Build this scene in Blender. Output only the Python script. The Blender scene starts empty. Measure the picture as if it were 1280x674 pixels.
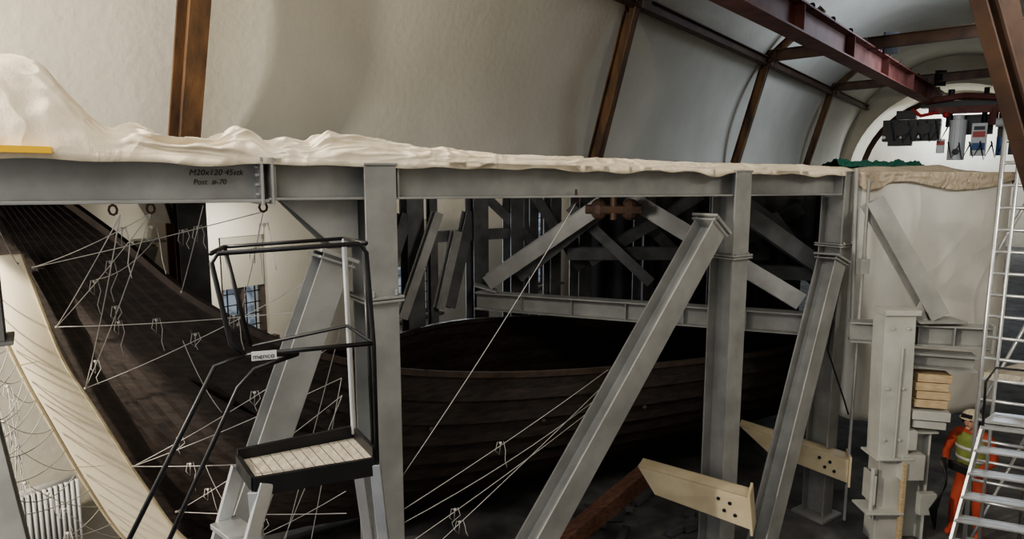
import bpy, math, random
from mathutils import Vector, noise, Matrix
random.seed(4)
V=Vector
scene=bpy.context.scene
Z=V((0,0,1))
# ------------------------------------------------------------ materials
def mat(name,col,rough=.6,metal=0,col2=None,scale=6,bump=0,bscale=40,detail=6,stretch=None,lo=.35,hi=.65,crease=0):
    m=bpy.data.materials.new(name);m.use_nodes=True
    nt=m.node_tree;b=nt.nodes['Principled BSDF']
    b.inputs['Roughness'].default_value=rough;b.inputs['Metallic'].default_value=metal
    b.inputs['Base Color'].default_value=(*col,1)
    tc=nt.nodes.new('ShaderNodeTexCoord')
    src=tc.outputs['Object']
    if stretch:
        mp=nt.nodes.new('ShaderNodeMapping');mp.inputs['Scale'].default_value=stretch
        nt.links.new(src,mp.inputs[0]);src=mp.outputs[0]
    if col2:
        n=nt.nodes.new('ShaderNodeTexNoise');n.inputs['Scale'].default_value=scale;n.inputs['Detail'].default_value=detail
        r=nt.nodes.new('ShaderNodeValToRGB')
        r.color_ramp.elements[0].position=lo;r.color_ramp.elements[1].position=hi
        r.color_ramp.elements[0].color=(*col,1);r.color_ramp.elements[1].color=(*col2,1)
        nt.links.new(src,n.inputs['Vector']);nt.links.new(n.outputs['Fac'],r.inputs[0]);nt.links.new(r.outputs[0],b.inputs['Base Color'])
    last=None
    if bump:
        n=nt.nodes.new('ShaderNodeTexNoise');n.inputs['Scale'].default_value=bscale;n.inputs['Detail'].default_value=4
        bp=nt.nodes.new('ShaderNodeBump');bp.inputs['Strength'].default_value=bump;bp.inputs['Distance'].default_value=.02
        nt.links.new(src,n.inputs['Vector']);nt.links.new(n.outputs['Fac'],bp.inputs['Height']);nt.links.new(bp.outputs[0],b.inputs['Normal']);last=bp
    if crease:
        n=nt.nodes.new('ShaderNodeTexNoise');n.inputs['Scale'].default_value=crease;n.inputs['Detail'].default_value=1.5;n.inputs['Distortion'].default_value=1.2
        a=nt.nodes.new('ShaderNodeMath');a.operation='SUBTRACT';a.inputs[1].default_value=.5
        c=nt.nodes.new('ShaderNodeMath');c.operation='ABSOLUTE'
        bp=nt.nodes.new('ShaderNodeBump');bp.inputs['Strength'].default_value=.55;bp.inputs['Distance'].default_value=.10;bp.invert=True
        nt.links.new(src,n.inputs['Vector']);nt.links.new(n.outputs['Fac'],a.inputs[0]);nt.links.new(a.outputs[0],c.inputs[0]);nt.links.new(c.outputs[0],bp.inputs['Height'])
        if last: nt.links.new(last.outputs[0],bp.inputs['Normal'])
        nt.links.new(bp.outputs[0],b.inputs['Normal'])
    return m
M_plaster=mat('plaster',(.60,.56,.47),.9,0,(.68,.64,.55),.7,.5,7)
M_plaster2=mat('plaster_vault',(.55,.53,.47),.9,0,(.62,.60,.54),.5,.5,7)
M_floor=mat('concrete_floor',(.05,.05,.05),.8,0,(.14,.135,.13),2,.2)
M_steel=mat('grey_painted_steel',(.25,.25,.24),.45,.1,(.34,.34,.325),3,.05,30)
M_steel_l=mat('light_grey_primer',(.42,.42,.39),.5,.05,(.52,.52,.48),3)
M_steel_d=mat('dark_grey_steel',(.075,.076,.078),.6,.2,(.14,.142,.143),3)  # darker grey than the front steel
M_rust=mat('rusty_steel_rib',(.06,.036,.025),.7,.2,(.19,.105,.05),2.2,.15,30,stretch=(1.5,1.5,.35))
M_rustd=mat('brown_steel',(.06,.036,.028),.65,.2,(.12,.07,.045),2)
M_red=mat('red_oxide_steel',(.13,.04,.035),.6,.1,(.22,.085,.065),1.5)
M_hull=mat('tarred_oak',(.016,.011,.009),.5,0,(.048,.033,.026),5,.5,60,stretch=(1,1,5))
M_hullin=mat('tarred_oak_inner',(.014,.010,.008),.7,0,(.045,.029,.022),5,.5,60,stretch=(1,1,5))
M_hullrail=mat('oak_rail',(.05,.034,.026),.6,0,(.09,.062,.048),6,.3)
M_canvas=mat('cream_canvas',(.76,.66,.50),.85,0,(.82,.73,.58),1.5,.12,60,crease=2.6)
M_strip=mat('cream_padding',(.74,.66,.49),.8,0,(.80,.72,.56),2,.1,30)
M_sheet=mat('white_dust_sheet',(.64,.63,.59),.85,0,(.72,.71,.67),1.2,.1,10,crease=.7)
M_trim=mat('beige_cloth_trim',(.45,.38,.29),.9,0,(.55,.47,.37),4,.2,20,crease=5)
M_black=mat('black_powdercoat',(.012,.012,.014),.4,.2,(.02,.02,.022),8)
M_alu=mat('aluminium',(.55,.56,.57),.35,.8,(.68,.69,.70),6)
M_grip=mat('anti_slip_plywood',(.36,.32,.26),.8,0,(.50,.45,.37),14,.4,90,stretch=(3,1,1))
M_rope=mat('white_rope',(.62,.60,.56),.8)
M_creamst=mat('cream_painted_steel',(.46,.39,.26),.55,0,(.56,.48,.34),3)
M_timber=mat('red_brown_timber',(.09,.04,.028),.7,0,(.16,.08,.05),4,.2,stretch=(1,6,6))
M_pine=mat('pine_blocks',(.42,.31,.18),.7,0,(.54,.42,.27),5,.2,stretch=(1,5,5))
M_white=mat('white_enamel',(.72,.72,.70),.4)
M_orange=mat('orange_workwear',(.36,.055,.03),.8,0,(.45,.085,.045),5,.3)
M_green=mat('yellow_green_vest',(.16,.20,.05),.8,0,(.24,.28,.08),8)
M_skin=mat('skin',(.50,.28,.20),.6)
M_helmet=mat('helmet_shell',(.50,.44,.32),.4)
M_hair=mat('dark_hair',(.03,.02,.015),.8)
M_net=mat('green_net',(.0,.09,.06),.8,0,(.02,.16,.11),20,.5)
M_frame=mat('window_frame_brown',(.09,.065,.05),.6,0,(.13,.095,.07),4)
M_blind=mat('roller_blind',(.42,.40,.33),.9)
M_yellow=mat('yellow_strap',(.85,.50,.03),.6)
M_ink=mat('marker_ink',(.03,.03,.03),.8)
M_deck=mat('deck_plywood',(.05,.045,.04),.9,0,(.09,.08,.07),3)
M_backing=mat('dark_backing',(.015,.016,.018),.85,0,(.03,.03,.032),2)  # near-black colour of the added backing sheets
M_facade=mat('facade_grey',(.20,.23,.27),.9,0,(.50,.55,.60),2.5,lo=.45,hi=.55)
M_blue=mat('blue_motor',(.05,.12,.3),.5)
M_redp=mat('red_machine_paint',(.5,.04,.03),.4)
def glass():
    m=bpy.data.materials.new('window_glass');m.use_nodes=True
    b=m.node_tree.nodes['Principled BSDF'];b.inputs['Transmission Weight'].default_value=1;b.inputs['Roughness'].default_value=.02;b.inputs['IOR'].default_value=1.02
    b.inputs['Base Color'].default_value=(.92,.96,1,1)
    return m
M_glass=glass()
# ------------------------------------------------------------ mesh builder
class MB:
    def __init__(s): s.v=[];s.f=[]
    def add(s,vs,fs):
        o=len(s.v);s.v+= [tuple(x) for x in vs];s.f+=[tuple(i+o for i in f) for f in fs]
    def obox(s,p1,p2,a,wa,wb,oa=0,ob=0):
        p1=V(p1);p2=V(p2);d=(p2-p1).normalized();a=V(a);a=(a-d*a.dot(d)).normalized();b=d.cross(a)
        vs=[]
        for p in (p1,p2):
            for i,j in ((-1,-1),(1,-1),(1,1),(-1,1)):
                vs.append(p+a*(oa+i*wa/2)+b*(ob+j*wb/2))
        s.add(vs,[(3,2,1,0),(4,5,6,7),(0,1,5,4),(1,2,6,5),(2,3,7,6),(3,0,4,7)])
    def hbeam(s,p1,p2,fn,dep=.3,w=.3,tf=.022,tw=.014):
        s.obox(p1,p2,fn,tf,w,oa=dep/2-tf/2);s.obox(p1,p2,fn,tf,w,oa=-dep/2+tf/2)
        s.obox(p1,p2,fn,dep-2*tf+.002,tw)
    def plate(s,c,axis,up,w,h,t):
        c=V(c);ax=V(axis).normalized();s.obox(c-ax*t/2,c+ax*t/2,up,h,w)
    def tube(s,pts,r,n=8,cap=True):
        pts=[V(p) for p in pts];m=len(pts);up=None
        vs=[];fs=[]
        for i,p in enumerate(pts):
            d=(pts[min(i+1,m-1)]-pts[max(i-1,0)]).normalized()
            if up is None: up=Z if abs(d.z)<.9 else V((1,0,0))
            a=(up-d*up.dot(d)).normalized();b=d.cross(a);up=a
            for k in range(n):
                t=2*math.pi*k/n;vs.append(p+(a*math.cos(t)+b*math.sin(t))*r)
        for i in range(m-1):
            for k in range(n):
                fs.append((i*n+k,i*n+(k+1)%n,(i+1)*n+(k+1)%n,(i+1)*n+k))
        if cap: fs+= [tuple(range(n-1,-1,-1)),tuple((m-1)*n+k for k in range(n))]
        s.add(vs,fs)
    def prism(s,poly,ext):
        n=len(poly);ext=V(ext);vs=[V(p) for p in poly]+[V(p)+ext for p in poly]
        s.add(vs,[tuple(range(n-1,-1,-1)),tuple(range(n,2*n))]+[(i,(i+1)%n,n+(i+1)%n,n+i) for i in range(n)])
    def bolt(s,c,ax,r=.018,h=.02):
        s.tube([V(c),V(c)+V(ax).normalized()*h],r,6)
    def ell(s,c,r,n=12,m=8,rot=None):
        vs=[];fs=[];c=V(c)
        for i in range(m+1):
            th=math.pi*i/m
            for k in range(n):
                ph=2*math.pi*k/n
                q=V((r[0]*math.sin(th)*math.cos(ph),r[1]*math.sin(th)*math.sin(ph),r[2]*math.cos(th)))
                if rot: q=rot@q
                vs.append(c+q)
        for i in range(m):
            for k in range(n): fs.append((i*n+k,(i+1)*n+k,(i+1)*n+(k+1)%n,i*n+(k+1)%n))
        s.add(vs,fs)
    def obj(s,name,m,parent=None,smooth=False,bevel=0):
        me=bpy.data.meshes.new(name);me.from_pydata(s.v,[],s.f);me.update();me.materials.append(m)
        o=bpy.data.objects.new(name,me);scene.collection.objects.link(o)
        if smooth:
            for p in me.polygons:p.use_smooth=True
        if bevel:
            b=o.modifiers.new('bevel','BEVEL');b.width=bevel;b.segments=2;b.limit_method='ANGLE'
        if parent:o.parent=parent
        return o
def empty(name):
    e=bpy.data.objects.new(name,None);scene.collection.objects.link(e);e.empty_display_size=.2;return e
def grid(name,fn,nu,nv,m,parent=None,smooth=True,thick=0):
    mb=MB();vs=[fn(i/nu,j/nv) for i in range(nu+1) for j in range(nv+1)]
    fs=[(i*(nv+1)+j,(i+1)*(nv+1)+j,(i+1)*(nv+1)+j+1,i*(nv+1)+j+1) for i in range(nu) for j in range(nv)]
    mb.add(vs,fs);o=mb.obj(name,m,parent,smooth)
    if thick:
        s=o.modifiers.new('s','SOLIDIFY');s.thickness=thick;s.offset=0
    return o
def lerp(a,b,t): return a+(b-a)*t
def sst(a,b,x):
    t=max(0,min(1,(x-a)/(b-a)));return t*t*(3-2*t)
def interp(xs,ys,x):
    if x<=xs[0]:return ys[0]
    for i in range(len(xs)-1):
        if x<=xs[i+1]: return lerp(ys[i],ys[i+1],(x-xs[i])/(xs[i+1]-xs[i]))
    return ys[-1]
def crom(P,t):
    n=len(P)-1;x=t*n;i=min(int(x),n-1);f=x-i
    p0,p1,p2,p3=P[max(i-1,0)],P[i],P[i+1],P[min(i+2,n)]
    return .5*((2*p1)+(p2-p0)*f+(2*p0-5*p1+4*p2-p3)*f*f+(3*p1-p0-3*p2+p3)*f**3)
# ------------------------------------------------------------ camera
cam=bpy.data.cameras.new('camera');cam.lens=24;cam.sensor_width=36;cam.clip_end=300
co=bpy.data.objects.new('camera',cam);scene.collection.objects.link(co)
co.location=(0,0,5);co.rotation_euler=(math.radians(90-8.14),0,0);scene.camera=co
# ------------------------------------------------------------ hall frame (s along the hall, L to the left, z up)
def H(s,L,z): return V((.582*s-.813*L,.813*s+.582*L,z))
Lc,HW,HA=2.9,6.6,7.26
S0,S1=-3,52
def vault(t,off=0):
    a=math.pi*t
    return Lc+(HW-off)*math.cos(a),5+(HA-off)*math.sin(a)
wins=[(5.72,6.52,2.40,4.02),(9.35,10.55,2.1,4.05),(14.2,15.4,2.1,4.05)]
mb=MB();LW=9.5
def wallseg(s0,s1,z0,z1):
    mb.obox(H(s0,LW+.2,(z0+z1)/2),H(s1,LW+.2,(z0+z1)/2),Z,z1-z0,.4)
cur=S0
for a,b,z0,z1 in wins:
    wallseg(cur,a,0,5);wallseg(a,b,0,z0);wallseg(a,b,z1,5);cur=b
wallseg(cur,S1,0,5)
mb.obj('wall_left',M_plaster)
mb=MB();mb.obox(H(S0,-3.9,2.5),H(S1,-3.9,2.5),Z,5,.4);mb.obj('wall_right',M_plaster)
def vf(u,v):
    L,z=vault(v);return H(lerp(S0,S1,u),L,z)
grid('ceiling',vf,40,48,M_plaster2,thick=.1)
mb=MB();mb.add([H(S0-6,11,0),H(S1+6,11,0),H(S1+6,-6,0),H(S0-6,-6,0)],[(3,2,1,0)]);mb.obj('floor',M_floor)
mb=MB();n=32
R=5.9;AZ=4.6
for k in range(n):
    t0,t1=k/n,(k+1)/n
    def arc(t,r): return (Lc+r*math.cos(math.pi*t),AZ+r*math.sin(math.pi*t))
    o0,o1=vault(t0,-.2),vault(t1,-.2);i0,i1=arc(t0,R),arc(t1,R)
    mb.add([H(S1,*i0),H(S1,*i1),H(S1,*o1),H(S1,*o0)],[(0,1,2,3)])
    mb.add([H(S1,*i0),H(S1,*i1),H(S1+5,*i1),H(S1+5,*i0)],[(0,1,2,3)])
for sg in (1,-1):
    L0,L1=Lc+sg*R,Lc+sg*(HW+.2)
    mb.add([H(S1,L0,0),H(S1,L1,0),H(S1,L1,5),H(S1,L0,AZ)],[(0,1,2,3)])
    mb.add([H(S1,L0,0),H(S1+5,L0,0),H(S1+5,L0,AZ),H(S1,L0,AZ)],[(0,1,2,3)])
mb.add([H(S1+5,Lc-7,0),H(S1+5,Lc+7,0),H(S1+5,Lc+7,12),H(S1+5,Lc-7,12)],[(0,1,2,3)])
mb.obj('wall_end',M_plaster)
mb=MB()
mb.tube([H(S1-.5,Lc+5.0*math.cos(math.pi*k/24),AZ+5.0*math.sin(math.pi*k/24)) for k in range(25)],.2,6)
for sg in (1,-1): mb.tube([H(S1-.5,Lc+sg*5,0),H(S1-.5,Lc+sg*5,AZ)],.2,6)
mb.obj('arch_rib',M_rustd)
for i,(a,b,z0,z1) in enumerate(wins):
    w=empty('window_%d'%(i+1))
    f=MB();t=.07
    L=LW+.12
    f.obox(H(a,L,z0+t/2),H(b,L,z0+t/2),Z,t,.1);f.obox(H(a,L,z1-t/2),H(b,L,z1-t/2),Z,t,.1)
    mid=(a+b)/2
    for s in (a+t/2,b-t/2,mid): f.obox(H(s,L,z0),H(s,L,z1),H(1,0,0)-H(0,0,0),t if s!=mid else .045,.1)
    f.obox(H(a-.08,LW-.03,z0-.04),H(b+.08,LW-.03,z0-.04),Z,.05,.22)
    f.obj('frame',M_frame,w)
    f=MB();k=5 if b-a<1 else 7
    for q in range(1,k): 
        s=lerp(a,b,q/k);f.obox(H(s,L,z0),H(s,L,z1),H(1,0,0)-H(0,0,0),.014,.02)
    for q in range(1,9):
        z=lerp(z0,z1,q/9);f.obox(H(a,L,z),H(b,L,z),Z,.014,.02)
    f.obj('lead_bars',M_black,w)
    f=MB();f.obox(H(a,L+.02,(z0+z1)/2),H(b,L+.02,(z0+z1)/2),Z,z1-z0,.005);f.obj('pane',M_glass,w)
    if i<2:
        f=MB();hh=.8 if i==0 else .9;f.obox(H(a+.04,LW+.03,z1-hh/2),H(b-.04,LW+.03,z1-hh/2),Z,hh,.01);f.obj('roller_blind',M_blind,w)
mb=MB();mb.add([H(-2,16,-2),H(30,16,-2),H(30,16,3.6),H(-2,16,3.6)],[(0,1,2,3)]);mb.obj('neighbouring_facade',M_facade)
# ------------------------------------------------------------ roof steel
ribs=[5.0,16.4,28.2,40.5]
for s in [-1.0]+ribs:
    r=empty('roof_rib');m=MB()
    inn=V((.813,-.582,0));joint=H(s,7.95,9.3)
    sd=.32;wd=.28
    m.hbeam(H(s,LW-.32,0),H(s,LW-.3,4.6),inn,sd,wd,.03,.02)
    m.hbeam(H(s,LW-.3,4.6),joint,inn,sd,wd,.03,.02)
    m.hbeam(joint,H(s,6.0,11.0),inn,sd*.8,wd,.03,.02)
    m.obj('left_leg',M_rust,r,bevel=.005)
    m=MB()
    m.hbeam(H(s,8.4,9.45),H(s,-2.0,9.75),Z,.42,.3,.03,.02)
    m.hbeam(H(s,-2.2,9.3),H(s,-3.4,4.6),inn,sd,wd,.03,.02)
    m.hbeam(H(s,-3.4,4.6),H(s,-3.4,0),inn,sd,wd,.03,.02)
    for q in (-.25,.25):
        m.plate(H(s,7.85+q,9.3),Z,inn,.5,.03,.6)
    m.obj('tie_and_right_leg',M_rustd,r,bevel=.005)
pur=empty('roof_purlins')
m=MB();m.hbeam(H(S0,7.9,9.25),H(S1,7.9,9.25),Z,.3,.26,.03,.02)
m.hbeam(H(S0,-2.1,9.25),H(S1,-2.1,9.25),Z,.3,.26,.03,.02);m.obj('purlins',M_rustd,pur)
m=MB();m.hbeam((4.15,7.0,7.9),(5.22,7.1,5.35),(.9,.2,.3),.16,.18,.025,.015)
m.hbeam((5.22,7.1,5.35),(5.5,7.12,4.7),(.9,.2,.3),.16,.18,.025,.015)
m.hbeam((4.9,7.6,7.9),(5.9,7.9,5.5),(0,1,0),.14,.2)
m.obj('leaning_steel_brace',M_rustd,bevel=.004)
# crane
cr=empty('overhead_crane')
m=MB();a=H(9,5.6,9.1);b=H(47,3.3,8.95)
m.hbeam(a,b,Z,.8,.6,.05,.03);
d=(b-a)
for k in range(1,7):
    m.plate(a+d*(k/7),d,Z,.56,.72,.03)
m.obj('runway_girder',M_red,cr)
m=MB()
for k in range(12):
    p=a+d*(.3+.055*k)+V((0,0,.42));m.ell(p+V((.3,0,0)),(.10,.10,.10),6,4)
for s in (28.5,40.5):
    L=5.6+(3.3-5.6)*(s-9)/38
    for q in (-.7,.7): m.obox(H(s,L+q,9.2),H(s,L+q,9.95),(1,0,0),.5,.12)
m.obj('girder_clamps',M_black,cr)
C=H(42.5,2.9,.1)
right=V((.813,-.582,0)).normalized();fw=V((.582,.813,0))
def cp(x,y,z): return C+right*x+fw*y+V((0,0,z))
m=MB()
m.obox(cp(-1.0,0,8.35),cp(3.6,0,8.35),Z,.3,.6)
m.obox(cp(-2.6,-.5,7.05),cp(.0,-.5,7.05),Z,1.1,1.0)
m.obox(cp(-2.0,-.7,7.85),cp(-1.1,-.7,7.85),Z,.4,.8);m.obox(cp(-2.3,-.9,6.4),cp(-1.2,-.9,6.4),Z,.3,.5)
m.obox(cp(2.4,.2,7.1),cp(3.4,.2,7.1),Z,1.5,.8);m.obox(cp(2.9,-.3,6.2),cp(3.5,-.3,6.2),Z,.9,.8)
m.obox(cp(.4,.4,7.3),cp(2.2,.4,7.3),Z,1.0,.5)
m.tube([cp(.3,0,9.1),cp(.3,0,7.2)],.15);m.tube([cp(1.8,0,9.1),cp(1.8,0,7.2)],.12)
for k in range(6): m.tube([cp(-2.2+k*.4,-1.02,7.5),cp(-2.0+k*.4,-1.15,6.5-.08*(k%3)),cp(-1.6+k*.4,-1.02,7.3)],.045,5)
for k in range(5): m.tube([cp(.4+k*.45,-1.02,6.4),cp(.6+k*.45,-1.2,5.6-.1*(k%2)),cp(.9+k*.45,-1.02,6.3)],.04,5)
m.tube([cp(-.7,-1.0,7.1),cp(-.7,-1.15,7.1)],.3,16);m.tube([cp(-1.7,-1.0,7.1),cp(-1.7,-1.2,7.1)],.36,16)
m.obox(cp(1.45,-1.03,7.05),cp(1.9,-1.03,7.05),Z,.18,.03);m.tube([cp(.75,-1.08,5.9),cp(.75,-1.12,5.9)],.16,12)
m.obj('hoist_body',M_black,cr,bevel=.02)
m=MB()
m.tube([cp(.75,-.7,5.5),cp(.75,-.7,7.5)],.38,16);m.tube([cp(.75,-.7,7.5),cp(.75,-.7,7.75)],.25,16)
m.obox(cp(1.35,-.7,6.5),cp(2.0,-.7,6.5),Z,1.6,.6);m.obox(cp(-.1,-.9,6.2),cp(.25,-.9,6.2),Z,.7,.4);m.tube([cp(2.3,-.8,7.3),cp(2.9,-.8,7.3)],.22,12)
for k in range(3): m.tube([cp(-2.5+k*.8,-1.05,6.7),cp(-2.5+k*.8,-1.1,6.7)],.09,10)
m.obj('control_cabinets',M_white,cr,bevel=.03)
m=MB();m.obox(cp(-.6,-.6,8.0),cp(3.4,-.6,8.0),Z,.35,.3);m.tube([cp(-.8,-.6,8.5),cp(.9,-.6,8.7),cp(2.8,-.6,8.5)],.16)
m.tube([cp(2.2,-.6,7.2),cp(2.2,-.6,8.0)],.2);m.tube([cp(3.0,-.6,8.5),cp(3.6,-.6,7.7)],.16);m.obj('trolley_frame',M_red,cr)
m=MB();m.obox(cp(1.42,-1.02,6.75),cp(1.93,-1.02,6.75),Z,.28,.03);m.ell(cp(.2,-1.1,7.75),(.16,.16,.16),8,6);m.ell(cp(2.6,-.8,7.75),(.16,.16,.2),8,6);m.obox(cp(-.1,-1.12,6.35),cp(.25,-1.12,6.35),Z,.2,.03)
m.tube([cp(-.2,-.9,7.9),cp(-.9,-1.1,7.75),cp(-1.3,-1.0,8.1)],.09);m.obj('red_motor_parts',M_redp,cr)
m=MB();m.obox(cp(1.4,-1.02,6.15),cp(1.95,-1.02,6.15),Z,.35,.03);m.tube([cp(2.6,-.8,5.7),cp(2.6,-.8,6.6)],.2,10);m.obj('blue_actuator',M_blue,cr)
# ------------------------------------------------------------ steel rig
rig=empty('steel_support_rig')
bd=V((.824,.566,0)).normalized();bn=V((-.566,.824,0)).normalized()
def RG(x,v=0,z=0):
    t=(x+3.34)/7.79
    return V((x,4.10+5.35*t,z))+bn*v
def gz(x): return 4.96-.13*(x+3.34)/7.79
P0=RG(-4.9,0,gz(-4.9));P1=RG(4.45,0,gz(4.45))
sp=RG(-1.85,0,gz(-1.85))
m=MB()
m.hbeam(P0,sp,Z,.31,.30,.022,.014);m.hbeam(sp,P1,Z,.285,.28,.02,.014)
for x in (-1.89,-1.81,-1.0,2.72,4.4):
    m.plate(RG(x,0,gz(x)),bd,Z,.27,.27,.018)
m.plate(RG(-1.89,0,gz(-1.85)),bd,Z,.33,.34,.02);m.plate(RG(-1.83,0,gz(-1.85)),bd,Z,.33,.34,.02)
m.plate(P1,bd,Z,.33,.36,.025)
for z in (-.1,-.03,.04,.1):
    for v in (-.12,): m.bolt(RG(-1.90,v,gz(-1.9)+z),-bd,.014,.03)
m.obj('front_girder',M_steel,rig,bevel=.004)
m=MB()
for x,w,top in ((-1.14,.27,5.05),(2.62,.29,5.0),(4.50,.24,4.99)):
    b=RG(x)
    m.hbeam((b.x,b.y,0),(b.x,b.y,top),bn,.34,w,.022,.016)
    m.plate((b.x,b.y,top+.01),Z,bn,w+.02,.36,.02)
    for dz in (-.015,.015): m.plate((b.x,b.y,4.0+dz-(.03 if x<0 else 0)),Z,bn,w+.07,.42,.022)
    m.plate((b.x,b.y,.02),Z,bn,.5,.5,.04)
    for q in (-.1,.1):
        for v in (-.2,): m.bolt(V((b.x,b.y,4.0))+bd*q+bn*v,(0,0,1),.016,.05)
m.obj('front_columns',M_steel,rig,bevel=.004)
m=MB()
A=RG(-1.14)
m.prism([V((A.x,A.y,4.80))-bd*.75,V((A.x,A.y,4.80))-bd*.13,V((A.x,A.y,4.42))-bd*.13,V((A.x,A.y,4.42))-bd*.35],bn*.02)
m.prism([V((A.x,A.y,4.80))-bd*.75+bn*.12,V((A.x,A.y,4.80))-bd*.13+bn*.12,V((A.x,A.y,4.38))-bd*.13+bn*.12,V((A.x,A.y,4.38))-bd*.35+bn*.12],bn*.02)
m.obj('haunch_plates',M_steel,rig,bevel=.003)
m=MB()
def brace(p1,p2,w=.26,d=.26,m=m):
    m.hbeam(p1,p2,bn,d,w,.02,.014)
    dd=(V(p2)-V(p1)).normalized();m.plate(V(p1),dd,bn,w+.08,d+.08,.03);m.plate(V(p1)+dd*.05,dd,bn,w+.05,d+.05,.02)
brace((-1.40,5.32,4.36),(-2.75,4.4,.25),.24,.24)
b1a,b1b=V((2.27,7.75,4.42)),V((.25,6.30,1.41))
brace(b1a,b1b+(b1b-b1a)*.45,.27,.27)
b3a,b3b=V((4.30,9.1,3.86)),V((3.22,8.2,.32))
brace(b3a,b3b+(b3b-b3a)*.08,.27,.27)
m.hbeam((-4.12,4.9,3.9),(-3.45,4.72,.2),bn,.26,.26)
m.obj('raking_braces',M_steel,rig,bevel=.004)
m=MB()
m.hbeam((-.60,11.5,2.83),(4.15,9.2,2.93),Z,.30,.24)
for k in range(1,6): m.plate(V((-.60,11.5,2.83)).lerp(V((4.15,9.2,2.93)),k/6),(4.75,-2.3,0),Z,.2,.27,.014)
m.obj('transverse_beam',M_steel,rig)
m=MB()
for p,q,w in (((-.40,11.4,3.16),(1.43,10.9,4.5),.24),((1.80,10.6,4.6),(4.03,9.35,3.2),.24)):
    m.hbeam(p,q,(0,-1,0),w,w)
m.plate((-.45,11.4,3.06),(.3,0,1),(0,1,0),.4,.3,.03)
m.obj('truss_diagonals',M_steel,rig)
m=MB()
for p,q,w in (((.12,11.8,3.2),(1.40,11.4,4.3),.2),((3.6,11.3,4.65),(5.0,10.9,3.6),.22),((1.0,12.2,3.55),(4.6,12.2,3.55),.22),
    ((1.4,12.3,3.4),(3.4,12.4,4.6),.2),((3.0,12.0,3.2),(4.9,11.6,4.4),.2),((1.0,11.9,4.4),(2.4,11.7,3.1),.18),((4.1,10.9,4.3),(5.1,10.5,2.9),.22),
    ((-1.6,11.5,3.9),(.2,12.5,3.9),.18),((-.5,12.2,4.6),(.5,12.6,3.6),.16),((.4,12.4,4.6),(1.3,12.8,3.2),.18),((2.0,12.9,4.55),(3.6,13.0,3.0),.2),
    ((3.1,9.95,4.6),(4.9,9.85,3.35),.24),((3.3,10.4,3.5),(4.8,10.0,3.5),.2)):
    m.hbeam(p,q,(0,-1,0),w,w)
for x,y,w in ((-4.15,8.8,.34),(-1.66,11.3,.30),(-1.35,11.5,.14),(-.62,12.0,.30),(.02,12.3,.28),(.35,12.6,.2),(.75,12.7,.24),(1.3,12.9,.3),(2.6,13.4,.3),(4.2,13.8,.3)):
    m.hbeam((x,y,0),(x,y,4.70),bn,w,w)
m.hbeam((-5.6,7.8,4.85),(4.0,14.2,4.85),Z,.2,.28)
m.hbeam((-1.75,11.2,4.3),(-2.05,10.8,3.3),bn,.2,.2);m.hbeam((-.75,12.0,4.3),(-1.1,11.5,2.7),bn,.18,.2)
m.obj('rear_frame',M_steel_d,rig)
m=MB()
m.prism([(-4.95,8.9,4.75),(-4.45,8.7,4.75),(-4.35,8.7,4.35),(-4.7,8.85,4.35)],(.02,.1,0))
m.hbeam((-4.62,8.6,4.1),(-4.85,8.5,3.3),bn,.26,.24);m.plate((-4.6,8.6,4.14),Z,bn,.36,.36,.03)
m.hbeam((-1.2,11.0,4.35),(-1.75,10.6,2.7),bn,.15,.15)
m.hbeam((-.95,11.6,4.0),(-1.25,11.4,2.7),bn,.16,.16)
m.hbeam((-2.0,10.9,4.2),(-2.2,10.9,2.6),bn,.2,.2)
m.obj('rear_haunches',M_steel,rig)
m=MB();m.prism([(-5.3,2.9,4.82),(4.5,9.6,4.72),(1.7,13.9,4.72),(-5.9,7.6,4.82)],(0,0,.06));m.obj('deck',M_deck,rig)
m=MB()
for x,y in ((-2.64,5.0),(-2.8,4.8),(-1.89,5.2),(.63,6.75),(-3.3,4.35)):
    m.tube([(x+.03*math.cos(t*.8),y,4.735+.035*math.sin(t*.8)) for t in range(9)],.009,6)
    m.tube([(x,y,4.77),(x,y,4.83)],.012,6)
m.tube([(1.1,10.2,4.45),(1.9,10.0,4.45)],.07);m.ell((1.3,10.2,4.45),(.14,.12,.16));m.ell((1.75,10.1,4.45),(.14,.12,.16));m.tube([(1.5,10.1,4.7),(1.5,10.1,4.3)],.05)
m.obj('eye_bolts_and_hoist_clamp',M_rustd,rig)
def text(s,loc,size,name,m,parent,xdir,off=0,shear=0):
    c=bpy.data.curves.new(name,'FONT');c.body=s;c.size=size;c.extrude=.0006;c.offset=off;c.shear=shear;c.materials.append(m)
    o=bpy.data.objects.new(name,c);scene.collection.objects.link(o)
    x=V(xdir).normalized();n=x.cross(Z)
    o.matrix_world=Matrix.Translation(V(loc))@Matrix((x,Z,n)).transposed().to_4x4()
    o.parent=parent;return o
x0=-2.27
text('M20x120 45stk',RG(x0,-.012,gz(x0)+.035),.058,'marker_writing',M_ink,rig,bd,0,.25)
text('Post  #-70',RG(x0+.02,-.012,gz(x0)-.03),.052,'marker_writing_line',M_ink,rig,bd,0,.2)
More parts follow.
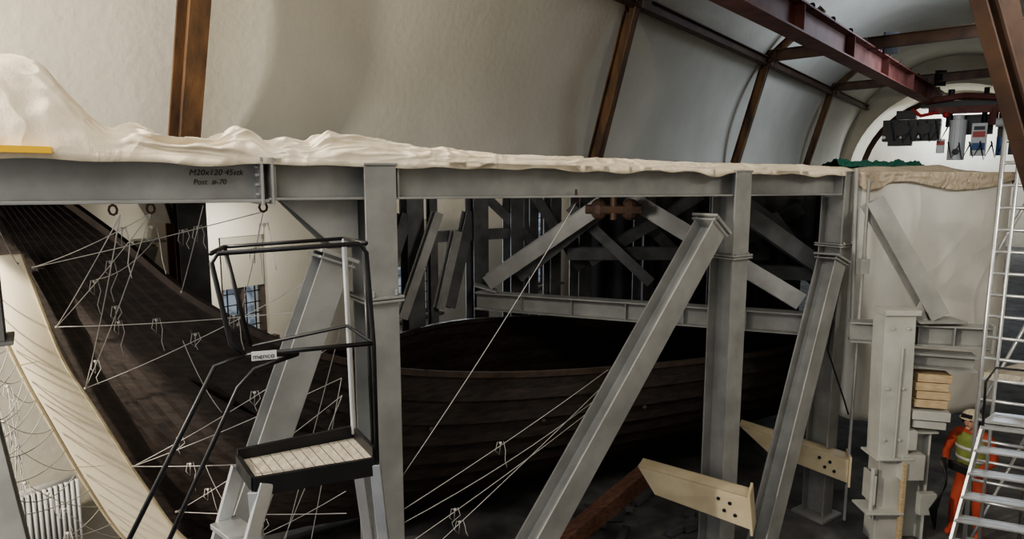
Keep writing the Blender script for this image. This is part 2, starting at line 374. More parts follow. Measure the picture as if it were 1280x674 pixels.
# ------------------------------------------------------------ ship
ship=empty('viking_ship')
G=[V(p) for p in [(-5.25,7.40,5.05),(-5.09,7.30,4.92),(-4.60,7.15,4.64),(-3.96,7.0,4.22),(-3.37,6.9,3.76),(-2.79,6.85,3.43),(-2.19,7.0,3.12),(-1.33,7.6,2.72),(0,8.5,2.40),(1.57,9.3,2.25),(3.0,10.0,2.18),(4.38,10.7,2.15),(5.6,11.4,2.3)]]
K=[V(p) for p in [(-5.65,7.05,4.95),(-5.5,7.1,4.71),(-5.35,7.2,4.2),(-5.2,7.32,3.55),(-5.05,7.45,2.9),(-4.85,7.65,2.05),(-4.5,7.9,1.17),(-3.8,8.3,.42),(-1.6,9.8,.25),(.8,11.4,.25),(2.2,12.2,.28),(3.6,13,.3),(5,13.8,.3)]]
F=[V(p) for p in [(-5.3,7.45,5.0),(-5.12,7.38,4.85),(-4.7,7.3,4.52),(-4.2,7.35,4.05),(-3.7,7.45,3.5),(-3.2,7.7,3.1),(-2.7,8.2,2.8),(-2.05,9.3,2.6),(-.8,11.2,2.50),(1.6,12.5,2.3),(3.2,13.1,2.1),(5.2,13.8,1.95),(6.4,14.2,2.0)]]
NS=90;NP=13
def sect(g,k,i,s,sgn):
    f=sst(3.2/12,8/12,i)
    out=bn*(-sgn)
    c1=lerp(g.lerp(k,.33),V((g.x,g.y,lerp(g.z,k.z,.62)))+out*.22,f)
    c2=lerp(g.lerp(k,.66)+out*.05,V((lerp(g.x,k.x,.42),lerp(g.y,k.y,.42),lerp(g.z,k.z,.97))),f)
    a=1-s
    return g*a**3+c1*3*a*a*s+c2*3*a*s*s+k*s**3
for side,E,sgn in (('near',G,1),('far',F,-1)):
    m=MB()
    def spt(i,s): 
        t=i/NS;return sect(crom(E,t),crom(K,t),t,s,sgn)
    def nrm(i,s):
        a=spt(min(i+1,NS),s)-spt(max(i-1,0),s);b=spt(i,min(s+.02,1))-spt(i,max(s-.02,0))
        n=a.cross(b)
        if n.length<1e-6: n=-bn.copy()
        n.normalize()
        if n.dot(-bn*sgn)<0 and n.z>-.9: n=-n
        return n
    for j in range(NP):
        s0,s1=j/NP,(j+1)/NP
        vs=[];fs=[]
        for i in range(NS+1):
            pa=spt(i,s0);pb=spt(i,s1);n0=nrm(i,s0+.01);n1=nrm(i,s1-.01)
            vs+=[pa,lerp(pa,pb,.55)+n0*.008,pb+n1*.042,pb-n1*.005]
        for i in range(NS):
            for q in range(3): fs.append((i*4+q,i*4+q+1,(i+1)*4+q+1,(i+1)*4+q))
        m.add(vs,fs)
    o=m.obj(side+'_side_strakes',M_hull if side=='near' else M_hullin,ship)
    m=MB();pts=[crom(E,i/NS)+V((0,0,.02)) for i in range(NS+1)]
    for i in range(NS): m.obox(pts[i],pts[i+1]+(pts[i+1]-pts[i])*.02,Z,.07,.07)
    m.obj(side+'_gunwale',M_hullrail if side=='near' else M_hull,ship)
m=MB();pts=[crom(K,i/NS) for i in range(NS+1)]
for i in range(NS): m.obox(pts[i],pts[i+1]+(pts[i+1]-pts[i])*.02,bn,.16,.3)
m.obj('keel_and_stem',M_hull,ship)
m=MB()
for k in range(34,86,7):
    p=sect(crom(G,k/NS),crom(K,k/NS),k/NS,.17,1);m.ell(p-bn*.03,(.035,.03,.035),8,6)
m.obj('oar_port_plugs',M_hullrail,ship)
m=MB()
m.hbeam((-.6,9.3,1.7),(-1.6,10.6,1.7),Z,.1,.2)
vs=[];fs=[]
for i in range(30,NS+1):
    t=i/NS;g=crom(G,t);f=crom(F,t);vs+=[g.lerp(f,.12)-V((0,0,.9)),g.lerp(f,.88)-V((0,0,.9))]
for i in range(NS-30): fs.append((i*2,i*2+1,i*2+3,i*2+2))
m.add(vs,fs);m.obj('inner_floorboards',M_hullin,ship)
# ------------------------------------------------------------ padded strip around the stem
So=[V(p) for p in [(-5.24,6.8,4.15),(-5.13,6.7,3.53),(-4.98,6.75,2.95),(-4.82,6.8,2.49),(-4.6,7.0,1.65),(-4.4,7.3,.84),(-4.0,7.6,.15)]]
Si=[V(p) for p in [(-4.94,6.85,4.18),(-4.79,6.9,3.49),(-4.70,7.0,2.98),(-4.52,7.1,2.50),(-4.16,7.3,1.52),(-3.81,7.5,.72),(-3.3,7.9,.1)]]
def strip(u,v):
    a=crom(So,u);b=crom(Si,u);w=.03*math.sin(v*math.pi)
    return a.lerp(b,v)+V((0,-1,.2))*w*2
st=grid('padded_canvas_strip',strip,80,10,M_strip,thick=.05)
m=MB();m.tube([crom(Si,i/60)+V((.0,-.03,.0)) for i in range(61)],.022,6);m.tube([crom(So,i/60)+V((.0,-.03,.0)) for i in range(61)],.022,6)
for u0 in (.3,.62): m.tube([strip(u0,k/10)+V((0,-.028,0)) for k in range(11)],.006,5)
m.obj('hem_cords',M_creamst,st)
# ------------------------------------------------------------ canvas tarpaulin over deck
cx=[-5.0,-3.3,-3.05,-2.92,-2.82,-2.72,-2.64,-2.54,-2.42,-2.32,-2.2,-2.12,-2.02,-1.93,-1.83,-1.70,-1.58,-1.46,-1.2,-.9,-.3,1.5,4.6]
cz=[.66,.64,.63,.61,.42,.27,.18,.22,.13,.11,.13,.11,.18,.21,.10,.13,.10,.20,.19,.14,.09,.08,.08]
def sm(x,y,z): return noise.noise(V((x,y,z)))
def fold(x,y,z): return max(0,1-2.0*abs(sm(x,y,z)))**1.4
NF=.48
def cloth(u,v):
    x=lerp(-4.9,4.6,u)
    top=gz(x)+.155
    c=(interp(cx,cz,x-.02)+interp(cx,cz,x)+interp(cx,cz,x+.02))/3
    c*=1+.14*sm(x*3.4,0,3)
    left=sst(-2.45,-2.75,x)
    amp=interp([-4.5,-3.0,-2.75,-1.3,-.4,4.6],[.03,.035,.065,.055,.026,.014],x)
    q=min(v/NF,1)
    a=q*math.pi/2
    dep=lerp(.16+.10*sm(x*1.5,2,2),.55,left)
    vv=-.155+dep*(1-math.cos(a))
    z=top+c*math.sin(a)
    wx=x+.4*sm(x*1.2,q*1.1,9);wq=q+.45*sm(x*1.4,q*.8,4)
    f=1.0*fold(wx*1.3+wq*.9,wq*2.3-wx*.6,1.3)+.8*fold(wx*2.7-wq*1.6,wq*2.9+wx*1.1,5.1)+.5*fold(wx*5+wq*2.6,wq*4.2-wx*2,8.7)+.3*fold(wx*8-wq*5,wq*7,2.7)-.9
    if left>0: f=lerp(f,1.1*fold(x*1.9+q*.9,q*.5,2.2)+.6*fold(x*3.4-q*2.4,q*1.3,6)+.3*fold(x*6+q*4,q*3,9)-.8,left*.85)
    env=math.sin(min(1,q*1.2)*math.pi*.5)*(.45+.55*q)
    vv-=amp*f*env*math.cos(a*.8)*1.4
    z+=amp*f*env*(.2+.55*math.sin(a))
    if v>NF:
        p=(v-NF)/(1-NF)
        vm=lerp(3.4,4.4,sst(-3,-1,x))
        vv+=p**1.6*vm
        z-=c*.35*sst(0,.6,p)
        z+=amp*1.2*(fold(wx*1.5,vv*1.3,3.1)-.5)*sst(0,.15,p)
    z=max(z,top+.008)
    if v<.001:
        z=top-.02-.06*max(0,sm(x*2.5,0,11)+.3);vv=-.168-.01*sm(x*9,0,2)
    return RG(x,vv,z)
t=grid('canvas_tarpaulin',cloth,560,100,M_canvas)
s=t.modifiers.new('s','SOLIDIFY');s.thickness=.008
m=MB();m.obox(RG(-4.6,-.16,gz(-4.2)+.19),RG(-2.92,-.18,gz(-3)+.178),Z,.04,.07);m.obj('yellow_strap',M_yellow,t)
pp=[V((4.62,9.62,0)),V((4.95,9.55,0)),V((5.8,10.0,0)),V((7.86,11.0,0)),V((8.6,11.9,0))]
def sheet(u,v):
    p=crom(pp,u);zt=4.93+.03*math.sin(u*25);zb=lerp(1.6,.9,u)
    w=.06*math.sin(u*30+v*1.2)*(.2+.5*v)*(.5+sm(u*6,0,0))+.04*sm(u*9,v*3,2)
    return V((p.x+.45*w,p.y-.9*w,lerp(zt,zb,v)))
sh=grid('hanging_dust_sheet',sheet,140,30,M_sheet,thick=.006)
def trim(u,v):
    p=crom(pp,u*.98);zt=5.0;zb=4.80+.07*math.sin(u*17)+.04*sm(u*12,1,1)
    return V((p.x,p.y-.05-.03*sm(u*30,v*4,0),lerp(zt,zb,v)))
grid('trim_cloth',trim,120,8,M_trim,sh,thick=.008)
def topc(u,v):
    p=crom(pp,u);b=p.lerp(V((3.0,13.6,0)),v)
    return V((b.x,b.y,4.98+.12*sst(0,.2,v)*(.6+sm(u*8,v*9,4))))
grid('top_cover',topc,60,30,M_trim,sh)
def bt(u,v): return V((lerp(1.5,6.5,u),lerp(14.6,15.2,u)+.04*math.sin(u*60),lerp(4.7,1.5,v)))
grid('dark_backing_screen',bt,80,6,M_backing,thick=.01)  # dark sheet added so the rig interior reads dark
def bt2(u,v): return V((lerp(6.4,5.5,u)+.03*math.sin(u*40),lerp(15.0,10.6,u),lerp(4.7,2.7,v)))
grid('dark_backing_screen.001',bt2,60,6,M_backing,thick=.01)  # second added sheet, darkens the interior from the side
def net(u,v):
    x=lerp(5.0,7.6,u);y=lerp(10.4,12.6,u)+v*.8
    return V((x,y,5.08+.12*math.sin(v*math.pi)*(.7+sm(u*9,v*4,2))+.03*sm(u*40,v*20,1)))
grid('green_safety_net',net,80,16,M_net)
# ------------------------------------------------------------ brackets etc.
def bracket(poly,ext):
    b=empty('cantilever_bracket');m=MB();m.prism(poly,V(ext)*.08);m.prism([V(p)+V(ext)*.9 for p in poly],V(ext)*.08)
    P=[V(p) for p in poly];e=V(ext)
    m.add([P[0],P[1],P[1]+e,P[0]+e],[(0,1,2,3)]);m.add([P[2],P[3],P[3]+e,P[2]+e],[(0,1,2,3)])
    d=(P[1]-P[0]).normalized();m.obox(P[1]+e*.5+V((0,0,.05)),P[2]+e*.5-V((0,0,.05)),d,.03,.34)
    m.obj('web_and_flanges',M_creamst,b,bevel=.004)
    m=MB();f=e.normalized()
    for u,v in ((.72,.3),(.82,.35),(.85,.7),(.75,.65)):
        c=P[0].lerp(P[1],u).lerp(P[3].lerp(P[2],u),v);m.tube([c-f*.012,c+f*.01],.022,10)
    m.obj('bolt_holes',M_black,b)
bracket([(1.55,8.0,1.40),(2.74,7.45,1.26),(2.80,7.45,.86),(1.75,7.9,1.08)],(.12,.25,0))
bracket([(3.3,9.5,1.35),(4.70,9.05,1.02),(4.70,9.05,.68),(3.7,9.4,.98)],(.12,.25,0))
m=MB();m.obox((.35,8.1,.05),(1.95,9.1,.85),Z,.24,.2);m.obj('timber_shore',M_timber,bevel=.01)
m=MB()
for k in range(16):
    x=random.uniform(.8,4.2);y=random.uniform(8.8,10.2)
    if x<1.8 and y>9.6: y-=.6
    m.obox((x,y,.06),(x+random.uniform(-.7,.7),y+random.uniform(-.5,.5),.06+random.uniform(0,.05)),Z,.08,.1)
m.obj('timber_offcuts',M_steel_d)
# ------------------------------------------------------------ right-hand jacking post
jp=empty('jacking_post_assembly')
m=MB()
m.hbeam((4.75,9.05,4.62),(5.55,8.75,3.12),(0,-1,0),.22,.24);m.hbeam((4.60,9.1,2.86),(6.12,8.55,2.90),Z,.28,.26)
for q in (.25,.5,.75): m.plate(V((4.60,9.1,2.86)).lerp(V((6.12,8.55,2.90)),q),(1.52,-.55,0),Z,.24,.25,.016)
m.plate((6.12,8.55,2.9),(1.5,-.5,0),Z,.36,.36,.03);m.plate((5.55,8.75,3.08),Z,(0,1,0),.6,.36,.03)
m.tube([(4.65,9.3,5.05),(4.68,9.2,2.9)],.03);m.tube([(4.80,9.25,4.9),(4.72,9.1,.1)],.022)
m.tube([(4.74,9.12,4.6),(4.70,9.05,4.2),(4.74,9.1,3.8)],.02);m.plate((4.70,9.05,3.75),Z,(0,1,0),.12,.12,.2)
m.prism([(5.18,8.72,3.06),(5.42,8.68,3.06),(5.30,8.70,3.35)],(0,.02,0))
m.obj('stub_frame',M_steel,jp,bevel=.004)
m=MB()
m.obox((5.0,8.75,3.18),(5.05,8.75,1.25),(1,0,0),.40,.30);m.obox((5.02,8.75,3.24),(5.02,8.75,3.17),(1,0,0),.46,.36)
m.obox((5.08,8.8,1.22),(5.08,8.8,0),(1,0,0),.34,.28)
m.hbeam((5.45,8.85,1.55),(5.45,8.85,0),(1,0,0),.3,.3);m.plate((5.45,8.85,1.57),Z,(0,1,0),.42,.4,.03)
m.obox((5.30,8.7,1.3),(5.30,8.7,.95),(1,0,0),.3,.3);m.plate((4.95,8.7,.5),Z,(0,1,0),.5,.4,.03)
m.obox((5.28,8.68,1.62),(5.28,8.68,1.36),(1,0,0),.12,.2);m.obox((5.55,8.62,.75),(5.55,8.62,.45),(1,0,0),.22,.1)
m.plate((5.05,8.75,1.24),Z,(0,1,0),.5,.42,.03);m.plate((5.05,8.58,2.0),(0,1,0),Z,.02,1.5,.02)
m.plate((4.83,8.72,.8),(1,0,0),Z,.3,.4,.03);m.tube([(4.80,8.6,1.1),(4.80,8.6,.4)],.03)
for z in (1.5,2.2,3.0):
    for x in (4.9,5.1): m.bolt((x,8.59,z),(0,-1,0),.02,.02)
m.obj('box_post',M_steel_l,jp,bevel=.006)
m=MB();m.hbeam((5.25,8.85,2.55),(6.0,8.6,2.55),Z,.2,.3);m.obj('spreader',M_steel,jp)
m=MB()
for k in range(4): m.obox((5.34+.02*(k%2),8.8,1.98+.115*k),(5.72+.03*(k%2),8.70,1.98+.115*k),Z,.105,.28)
m.obox((5.18,8.55,1.2),(5.18,8.55,.0),(1,0,0),.05,.06)
m.obj('pine_packers',M_pine,jp,bevel=.006)
m=MB()
m.obox((5.32,8.8,1.83),(5.75,8.68,1.83),Z,.12,.36);m.obox((5.35,8.8,1.70),(5.72,8.68,1.70),Z,.1,.3);m.obj('load_plates',M_steel_l,jp,bevel=.006)
m=MB()
for k in range(4):
    m.tube([(5.62+.02*k,8.5,1.3),(5.68,8.45,1.05-.04*k),(5.6,8.4,.85),(5.5+.03*k,8.45,.6),(5.62,8.5,.3)],.014,6)
m.tube([(4.45,9.1,3.6),(4.3,9.05,2.6),(4.55,9.0,1.9),(4.62,9.0,1.7)],.012,6)
m.obj('hoses',M_black,jp,smooth=True)
# ------------------------------------------------------------ step ladder with platform
lad=empty('platform_step_ladder')
pA=V((-1.11,2.77,3.70));pB=V((-.63,2.98,3.70));pC=V((-.78,3.23,3.70));pD=V((-1.25,2.96,3.70))
m=MB();m.prism([pA,pB,pC,pD],(0,0,-.03));m.obj('platform_tread',M_grip,lad,bevel=.003)
m=MB()
m.obox(pA+V((0,0,-.04)),pB+V((0,0,-.04)),Z,.085,.02);m.obox(pB+V((0,0,-.01)),pC+V((0,0,-.01)),Z,.12,.02)
m.obox(pC+V((0,0,.015)),pD+V((0,0,.005)),Z,.09,.02);m.obox(pD+V((0,0,-.01)),pA+V((0,0,-.03)),Z,.07,.02)
for k in range(1,12): 
    m.obox(pA.lerp(pB,k/12)+V((.0,0,.001)),pD.lerp(pC,k/12)+V((0,0,.001)),Z,.002,.002)
m.obj('toe_boards',M_black,lad,bevel=.004)
m=MB();r=.0105
g0=V((-1.16,2.77,4.24));g1=V((-1.23,2.77,4.67));g2=V((-.64,2.98,4.69));g3=V((-.62,2.98,4.24))
h1=V((-1.28,3.02,4.67));h2=V((-.79,3.2,4.69));h0=V((-1.18,3.0,4.22))
m.tube([g3+V((0,0,-.58)),g3,g2+V((0,0,-.04)),g2+V((-.03,-.01,0)),g1+V((.03,0,0)),g1+V((0,0,-.04)),g0+V((-.01,0,.05)),g0+V((.04,.01,0))],r)
m.tube([g2,h2],r);m.tube([g1,h1],r);m.tube([h1,h0],r);m.tube([h1,h2],r*.8)
m.tube([g3+V((0,0,.0)),g0+V((.04,.01,0))],r)
m.tube([g3+V((.0,0,-.0)),h2+V((0,0,-.42)),h0],r*.8)
m.tube([V((-.66,3.03,4.66)),V((-.645,3.03,3.66))],r)
m.tube([g0+V((.04,.01,0)),g0+V((-.06,-.05,-.03)),V((-1.80,2.42,2.98))],r)
m.tube([V((-.95,2.95,4.20)),V((-1.12,2.88,4.15)),V((-1.18,2.84,4.08)),V((-1.70,2.5,2.85))],r)
m.tube([g0+V((.04,.01,0)),V((-.95,2.95,4.20))],r)
m.obj('guard_rails',M_black,lad,smooth=True)
m=MB()
m.tube([h2,V((-.78,3.22,3.72))],.014)
m.obox(pB-V((0,0,.03)),V((-.36,3.04,0)),(1,0,0),.05,.03);m.obox(pC-V((0,0,.03)),V((-.5,3.6,0)),(1,0,0),.05,.03)
sA0=pA-V((-.05,-.02,.03));sA1=sA0+V((-.95,-.75,-3.67));sB0=pD-V((0,0,.03));sB1=sB0+V((-.95,-.75,-3.67))
m.obox(sA0,sA1,(0,0,1),.06,.028);m.obox(sB0,sB1,(0,0,1),.06,.028)
for k in range(1,14):
    f=k/15;a=sA0.lerp(sA1,f);b=sB0.lerp(sB1,f);m.obox(a,b,Z,.025,.12)
m.obox(sA0.lerp(sA1,.06),V((-.36,3.04,0)).lerp(pB,.72),Z,.025,.02)
m.obox(pA-V((0,0,.06)),(-1.0,2.78,0),(1,0,0),.045,.03)
m.obox((-1.07,2.78,2.6),V((-.36,3.04,0)).lerp(pB,.85),Z,.025,.02)
m.obj('aluminium_legs_and_steps',M_alu,lad,bevel=.003)
m=MB();lx=V((.92,.36,0)).normalized();lp=V((-1.09,2.775,4.235));m.obox(lp,lp+lx*.1,Z,.038,.006);m.obj('label_plate',M_white,lad)
text('menco',lp+lx*.005+V((.002,-.006,-.011)),.032,'label_text',M_ink,lad,lx)
# ------------------------------------------------------------ ropes
ropes=MB()
def rope(a,b,sag=.02,r=.0042):
    a=V(a);b=V(b);ropes.tube([a.lerp(b,t/8)-V((0,0,sag*4*(t/8)*(1-t/8))) for t in range(9)],r,5)
def tail(p,l=.3):
    p=V(p);a=random.uniform(-.05,.05);ropes.tube([p,p+V((.03,0,.02)),p+V((.05,0,-l*.3)),p+V((.02+a,0,-l*.7)),p+V((.04+a,0,-l))],.0036,5)
    ropes.ell(p,(.016,.016,.016),6,4)
    ropes.tube([p,p+V((-.03,0,.01)),p+V((-.05,0,-.08)),p+V((-.01,0,-.12)),p],.0036,5)
E1=V((-2.64,5.0,4.70));E2=V((-2.75,4.8,4.70));E3=V((-1.89,5.2,4.70));E4=V((.63,6.75,4.70))
N0,N1,N2,N3,N4=V((-4.76,6.72,4.06)),V((-4.66,6.83,3.43)),V((-4.50,6.95,2.74)),V((-4.17,7.13,1.79)),V((-3.82,7.3,1.17))
def cA(z): return V((-1.42,5.50,z))
def cR(z): return V((-.98,5.58,z))
RL=[(E3,N0),(E1,N1),(E1,N2),(E2,N2),(E1,N0),(cA(4.25),N2),(cA(3.62),N3),(cA(3.15),N4),(cA(2.6),N3),(cA(2.1),N4),(cA(3.9),N1),
    (E2,N1),(cA(3.3),N3),(cA(2.3),V((-3.5,7.4,.6))),(cA(3.15),V((-2.9,6.7,.05))),(cA(3.3),V((-2.3,6.4,.05))),(cA(4.2),V((-3.0,6.5,.05))),(cA(3.7),V((-2.7,6.6,.05))),
    (E4,cR(2.35)),(V((1.09,7.5,2.78)),cR(2.07)),(V((.85,7.3,2.35)),cR(1.72)),(V((1.0,7.4,2.6)),cR(1.45)),(V((.9,7.35,2.45)),cR(1.95)),
    (E3,V((-2.79,6.80,3.46))),(V((-3.3,4.35,4.7)),V((-4.9,6.7,4.1))),(V((-2.3,5.1,4.75)),V((-3.37,6.86,3.79)))]
for a,b in RL:
    rope(a,b,random.uniform(.01,.06))
    ropes.ell(b,(.016,.016,.016),6,4)
for k in (0,1,2,5,6,7,8,10,13,14,16,19,20,21,23):
    a,b=RL[k]
    for q in range(2 if k<17 else 1): tail(a.lerp(b,random.uniform(.2,.8)),random.uniform(.14,.34))
for p in (E1,E2,E3): tail(p-V((0,0,.1)),.35)
for (i,s),(j,t2) in (((0,.4),(1,.5)),((5,.55),(6,.5)),((8,.6),(9,.6))):
    a=RL[i][0].lerp(RL[i][1],s);b=RL[j][0].lerp(RL[j][1],t2);rope(a,b,.07,.0036)
for k in range(18):
    u=.10+.048*k
    h=crom(So,min(u,1))+V((.04,-.08,0))
    q=V((-4.15+random.uniform(-.1,.1),5.15,h.z*.62+1.2+random.uniform(-.15,.15)))
    rope(h,q,random.uniform(.04,.25),.005)
    mid=h.lerp(q,random.uniform(.3,.7))-V((0,0,.12))
    tail(mid,random.uniform(.2,.4))
    if k%2==0:
        h2=crom(So,min(u+.14,1))+V((.04,-.08,0));rope(mid,h2,.08,.004)
        rope(mid,mid+V((random.uniform(-.1,.15),0,-.7)),.0,.004)
ropes.obj('rigging_ropes',M_rope,smooth=True)
m=MB();m.hbeam((-3.95,4.95,4.80),(-3.95,4.95,3.75),bn,.3,.3);m.plate((-3.95,4.95,3.75),Z,bn,.4,.4,.03);m.obj('left_column',M_steel,rig,bevel=.004)
rad=empty('radiator');m=MB()
ra=H(1.9,9.25,0);rb=H(3.4,9.25,0)
for k in range(26):
    p=ra.lerp(rb,k/25);m.tube([p+V((0,0,.35)),p+V((0,0,1.2))],.024,6);m.tube([p+V((.1,-.07,.35)),p+V((.1,-.07,1.2))],.024,6)
for z in (.35,1.2): m.tube([ra+V((.05,-.03,z)),rb+V((.05,-.03,z))],.05,8)
m.obj('radiator_sections',M_white,rad,smooth=True)
m=MB();m.tube([ra+V((.05,-.03,.35)),ra+V((.05,-.03,0))],.02);m.tube([rb+V((.05,-.03,.35)),rb+V((.05,-.03,0))],.02);m.obj('feet',M_white,rad)
# ------------------------------------------------------------ scaffolding tower and stair
sc=empty('scaffolding_tower');m=MB()
a=V((5.50,7.75,0));b=V((6.15,7.35,0));c=V((6.6,8.3,0));d2=V((7.1,7.8,0))
for p in (a,b,c,d2): m.tube([p,p+V((0,0,5.55))],.025,8)
m.tube([a+V((.12,-.08,0)),a+V((.12,-.08,5.5))],.02,8)
for k in range(1,22):
    z=.25*k+.1
    m.tube([a+V((0,0,z)),b+V((0,0,z))],.02,8);m.tube([c+V((0,0,z)),d2+V((0,0,z))],.02,8)
for k in range(3):
    z=.4+1.8*k;m.tube([a+V((0,0,z)),c+V((0,0,z+1.4))],.02);m.tube([b+V((0,0,z)),d2+V((0,0,z+1.4))],.02)
m.obj('ladder_frames',M_alu,sc,smooth=True)
m=MB();m.prism([a+V((0,0,2.62)),b+V((0,0,2.62)),d2+V((0,0,2.62)),c+V((0,0,2.62))],(0,0,.06));m.obj('work_deck',M_grip,sc)
ss=empty('aluminium_staircase');m=MB()
A0=V((5.26,7.3,2.18));A1=V((4.46,6.75,0));tv=V((.95,-.42,0))
for o in (V((0,0,0)),tv):
    m.obox(A0+o,A1+o,Z,.08,.03)
for k in range(9):
    p=A0.lerp(A1,k/9.0);w=V((.075,.06,0))
    m.prism([p-w,p+tv-w,p+tv+w,p+w],(0,0,.02));
    for q in (-.9,0,.9): m.obox(p+w*q+V((0,0,.025)),p+tv+w*q+V((0,0,.025)),Z,.006,.008)
m.prism([A0+V((0,0,.05)),A0+tv+V((0,0,.05)),A0+tv+V((.3,.25,.05)),A0+V((.3,.25,.05))],(0,0,.03))
m.obj('stringers_and_treads',M_alu,ss,bevel=.003)
m=MB();m.tube([V((5.26,7.3,2.2)),V((5.24,7.3,2.7)),V((5.34,7.3,2.86)),V((6.2,6.9,2.86))],.013)
m.obj('handrail',M_black,ss,smooth=True)
# ------------------------------------------------------------ worker
wk=empty('construction_worker')
def skin(name,pts,edges,rad,m,sub=2,parent=wk):
    me=bpy.data.meshes.new(name);me.from_pydata([tuple(p) for p in pts],edges,[]);me.materials.append(m)
    o=bpy.data.objects.new(name,me);scene.collection.objects.link(o);o.parent=parent
    sm=o.modifiers.new('skin','SKIN');sm.use_smooth_shade=True
    for i,r in enumerate(rad): me.skin_vertices[0].data[i].radius=(r,r) if not isinstance(r,tuple) else r
    me.skin_vertices[0].data[0].use_root=True
    s=o.modifiers.new('sub','SUBSURF');s.levels=sub;s.render_levels=sub
    return o
f=V((-.85,-.5,0)).normalized();sd=V((.5,-.85,0)).normalized()
B=V((6.24,8.76,0));ws=1.06
def W(a,b,z): return B+f*a*ws+sd*b*ws+V((0,0,z*ws))
pts=[W(0,0,.95),W(.02,0,1.12),W(.06,0,1.32),W(.09,0,1.45),W(.12,0,1.54),
 W(.08,.19,1.43),W(.10,.27,1.17),W(.32,.20,1.08),
 W(.08,-.19,1.43),W(.14,-.27,1.18),W(.36,-.16,1.10),
 W(0,.10,.88),W(.05,.12,.48),W(.0,.13,.10),W(.12,.15,.05),
 W(0,-.10,.88),W(.08,-.14,.48),W(.04,-.16,.10),W(.16,-.18,.05)]
edges=[(0,1),(1,2),(2,3),(3,4),(3,5),(5,6),(6,7),(3,8),(8,9),(9,10),(0,11),(11,12),(12,13),(13,14),(0,15),(15,16),(16,17),(17,18)]
rad=[(.15,.13),(.15,.12),(.17,.13),(.12,.10),.055,.075,.058,.042,.075,.058,.042,.10,.075,.055,.045,.10,.075,.055,.045]
skin('workwear_body',pts,edges,rad,M_orange)
def hand(c,dirv,palm,name):
    c=V(c);d=V(dirv).normalized();pn=V(palm).normalized();sdv=d.cross(pn)
    pts=[c,c+d*.05,c+d*.09];e=[(0,1),(1,2)];r=[.03,(.038,.02),(.036,.018)]
    for k,l in enumerate((.065,.075,.07,.055)):
        b=c+d*.09+sdv*(.027-.018*k);i=len(pts)
        pts+=[b,b+d*l*.5+pn*.012,b+d*l*.7+pn*.04];e+=[(2,i),(i,i+1),(i+1,i+2)];r+=[.0095,.009,.008]
    i=len(pts);b=c+d*.035+sdv*.035;pts+=[b,b+d*.03+sdv*.025+pn*.015,b+d*.06+sdv*.02+pn*.03];e+=[(1,i),(i,i+1),(i+1,i+2)];r+=[.012,.011,.009]
    skin(name,pts,e,r,M_skin,1)
hand(W(.31,.20,1.08),f+V((0,0,-.2)),-sd,'hand_near');hand(W(.35,-.16,1.10),f+V((0,0,-.2)),sd,'hand_far')
def vest(u,v):
    a=2*math.pi*u;z=lerp(.98,1.47,v);w=interp([0,.5,.85,1],[.185,.20,.185,.12],v);dd=interp([0,.5,.85,1],[.165,.17,.15,.10],v)
    c=W(interp([0,1],[.01,.09],v),0,z);return c+sd*w*math.cos(a)+f*dd*math.sin(a)
grid('hi_vis_vest',vest,28,10,M_green,wk,thick=.008)
for z in (.25,.55):
    def band(u,v,z=z): 
        p=vest(u,z+v*.1);c=W(.04,0,p.z/ws);return c+(p-c)*1.06
    grid('reflective_band',band,28,1,M_steel_l,wk,thick=.004)
m=MB();hc=W(.17,0,1.64)
rot=Matrix((f,sd,Z)).transposed()
m.ell(hc,(.095,.075,.115),16,12,rot);m.ell(hc+f*.095+V((0,0,-.015)),(.02,.012,.022),8,6,rot)
for q in (-1,1): m.ell(hc+sd*.078*q,(.018,.01,.03),8,6,rot)
m.ell(hc+f*.06+V((0,0,-.09)),(.035,.035,.03),8,6,rot)
m.tube([W(.11,0,1.48),hc-V((0,0,.06))],.052,10);m.obj('head',M_skin,wk,smooth=True)
m=MB()
for q in (-1,1): m.ell(hc+f*.088+sd*.03*q+V((0,0,.012)),(.01,.014,.008),8,6,rot)
m.ell(hc+f*.087+V((0,0,-.06)),(.006,.025,.005),8,6,rot);m.ell(hc-f*.03+V((0,0,.01)),(.085,.079,.10),12,8,rot);m.obj('hair_eyes_mouth',M_hair,wk,smooth=True)
m=MB()
def hel(u,v):
    a=2*math.pi*u;th=v*math.pi/2
    return hc+V((0,0,.045))+rot@V((.135*math.sin(th)*math.cos(a),.108*math.sin(th)*math.sin(a),.105*math.cos(th)))
grid('helmet',hel,24,8,M_helmet,wk,thick=.006)
m.tube([hc+V((0,0,.05))+rot@V((.14*math.cos(t/24*2*math.pi)+(.03 if math.cos(t/24*2*math.pi)>.3 else 0),.112*math.sin(t/24*2*math.pi),0)) for t in range(25)],.008,6)
m.obj('helmet_brim',M_helmet,wk)
m=MB();m.obox(hc+f*.125+sd*-.06+V((0,0,.085)),hc+f*.125+sd*.06+V((0,0,.085)),Z,.045,.04)
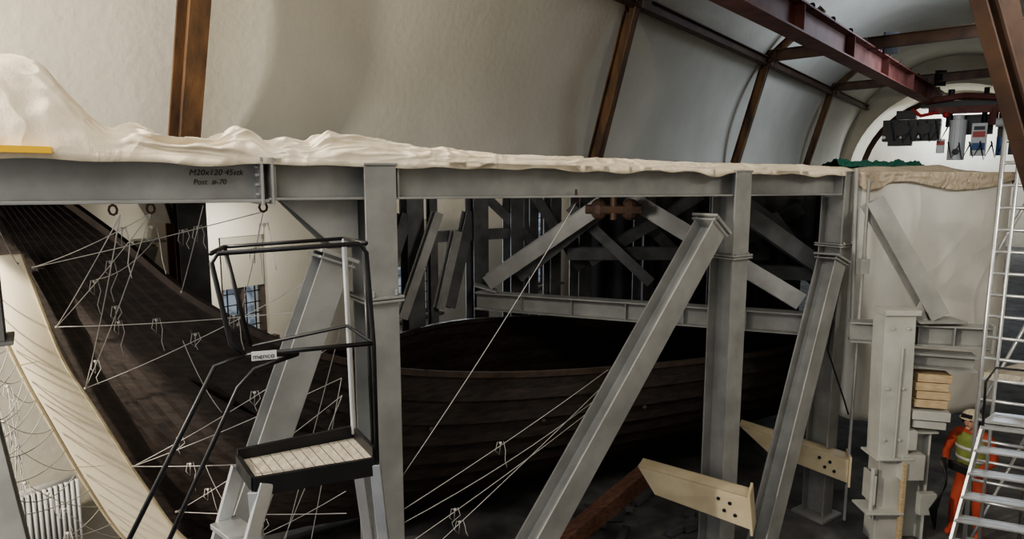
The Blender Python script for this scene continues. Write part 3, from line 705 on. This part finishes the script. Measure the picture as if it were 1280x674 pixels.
for q in (-1,1): m.ell(hc+sd*.095*q+V((0,0,0)),(.03,.02,.045),8,6,rot)
m.obj('headlamp_and_ear_defenders',M_black,wk)
m=MB();m.obox(W(.42,-.1,1.1),W(.42,.14,1.08),Z,.12,.05);m.obj('handheld_controller',M_black,wk,bevel=.01)
# ------------------------------------------------------------ lights
w=bpy.data.worlds.new('world');scene.world=w;w.use_nodes=True
bg=w.node_tree.nodes['Background'];bg.inputs[0].default_value=(.93,.95,1,1);bg.inputs[1].default_value=.82
def area(name,loc,target,size,power,col,sy=None):
    l=bpy.data.lights.new(name,'AREA');l.size=size;l.energy=power;l.color=col
    if sy: l.shape='RECTANGLE';l.size_y=sy
    o=bpy.data.objects.new(name,l);scene.collection.objects.link(o);o.location=loc
    o.rotation_euler=(V(target)-V(loc)).to_track_quat('-Z','Y').to_euler();return o
area('work_floodlight',H(-3.2,6.6,7.0),H(9,7.5,7.0),.3,1100,(1,.91,.76))
area('overhead_fill',H(-1,1.5,10.0),H(12,5,3),4,330,(1,.97,.91))  # added fill behind the camera, lifts the dim hall
area('hall_cool_fill',H(30,0,10.2),H(30,9,5),6,850,(.76,.87,1))  # added cool fill near the ceiling, stands in for ambient daylight
area('end_bay_fill',H(S1+2,Lc,9.5),H(S1+3,Lc,2),4,900,(.85,.92,1))  # light added to brighten the arch reveal
area('under_deck_fill',(-3.6,9.3,4.4),(-5.0,9.6,2),.8,45,(1,.96,.88))  # added fill, brightens the left wall below the deck
area('rig_interior_fill',(.2,8.2,4.6),(.4,12.4,3.6),.6,42,(1,.95,.86))  # added fill for the front faces of the rear frame
area('window_daylight',H(10,9.2,3.2),H(10,0,2),2.2,110,(.9,.94,1))
area('side_fill',(7.2,5.2,7.5),(6.0,9.5,2.5),1.2,120,(1,.97,.92))  # added fill for the dust sheet and the worker
area('left_fill',(-5.6,3.6,4.4),(-4.2,7.2,2.0),1.6,45,(1,.93,.82))  # added fill aimed at the padded strip on the stem
try: scene.view_settings.look='AgX - Medium High Contrast'
except Exception as e: print(e)
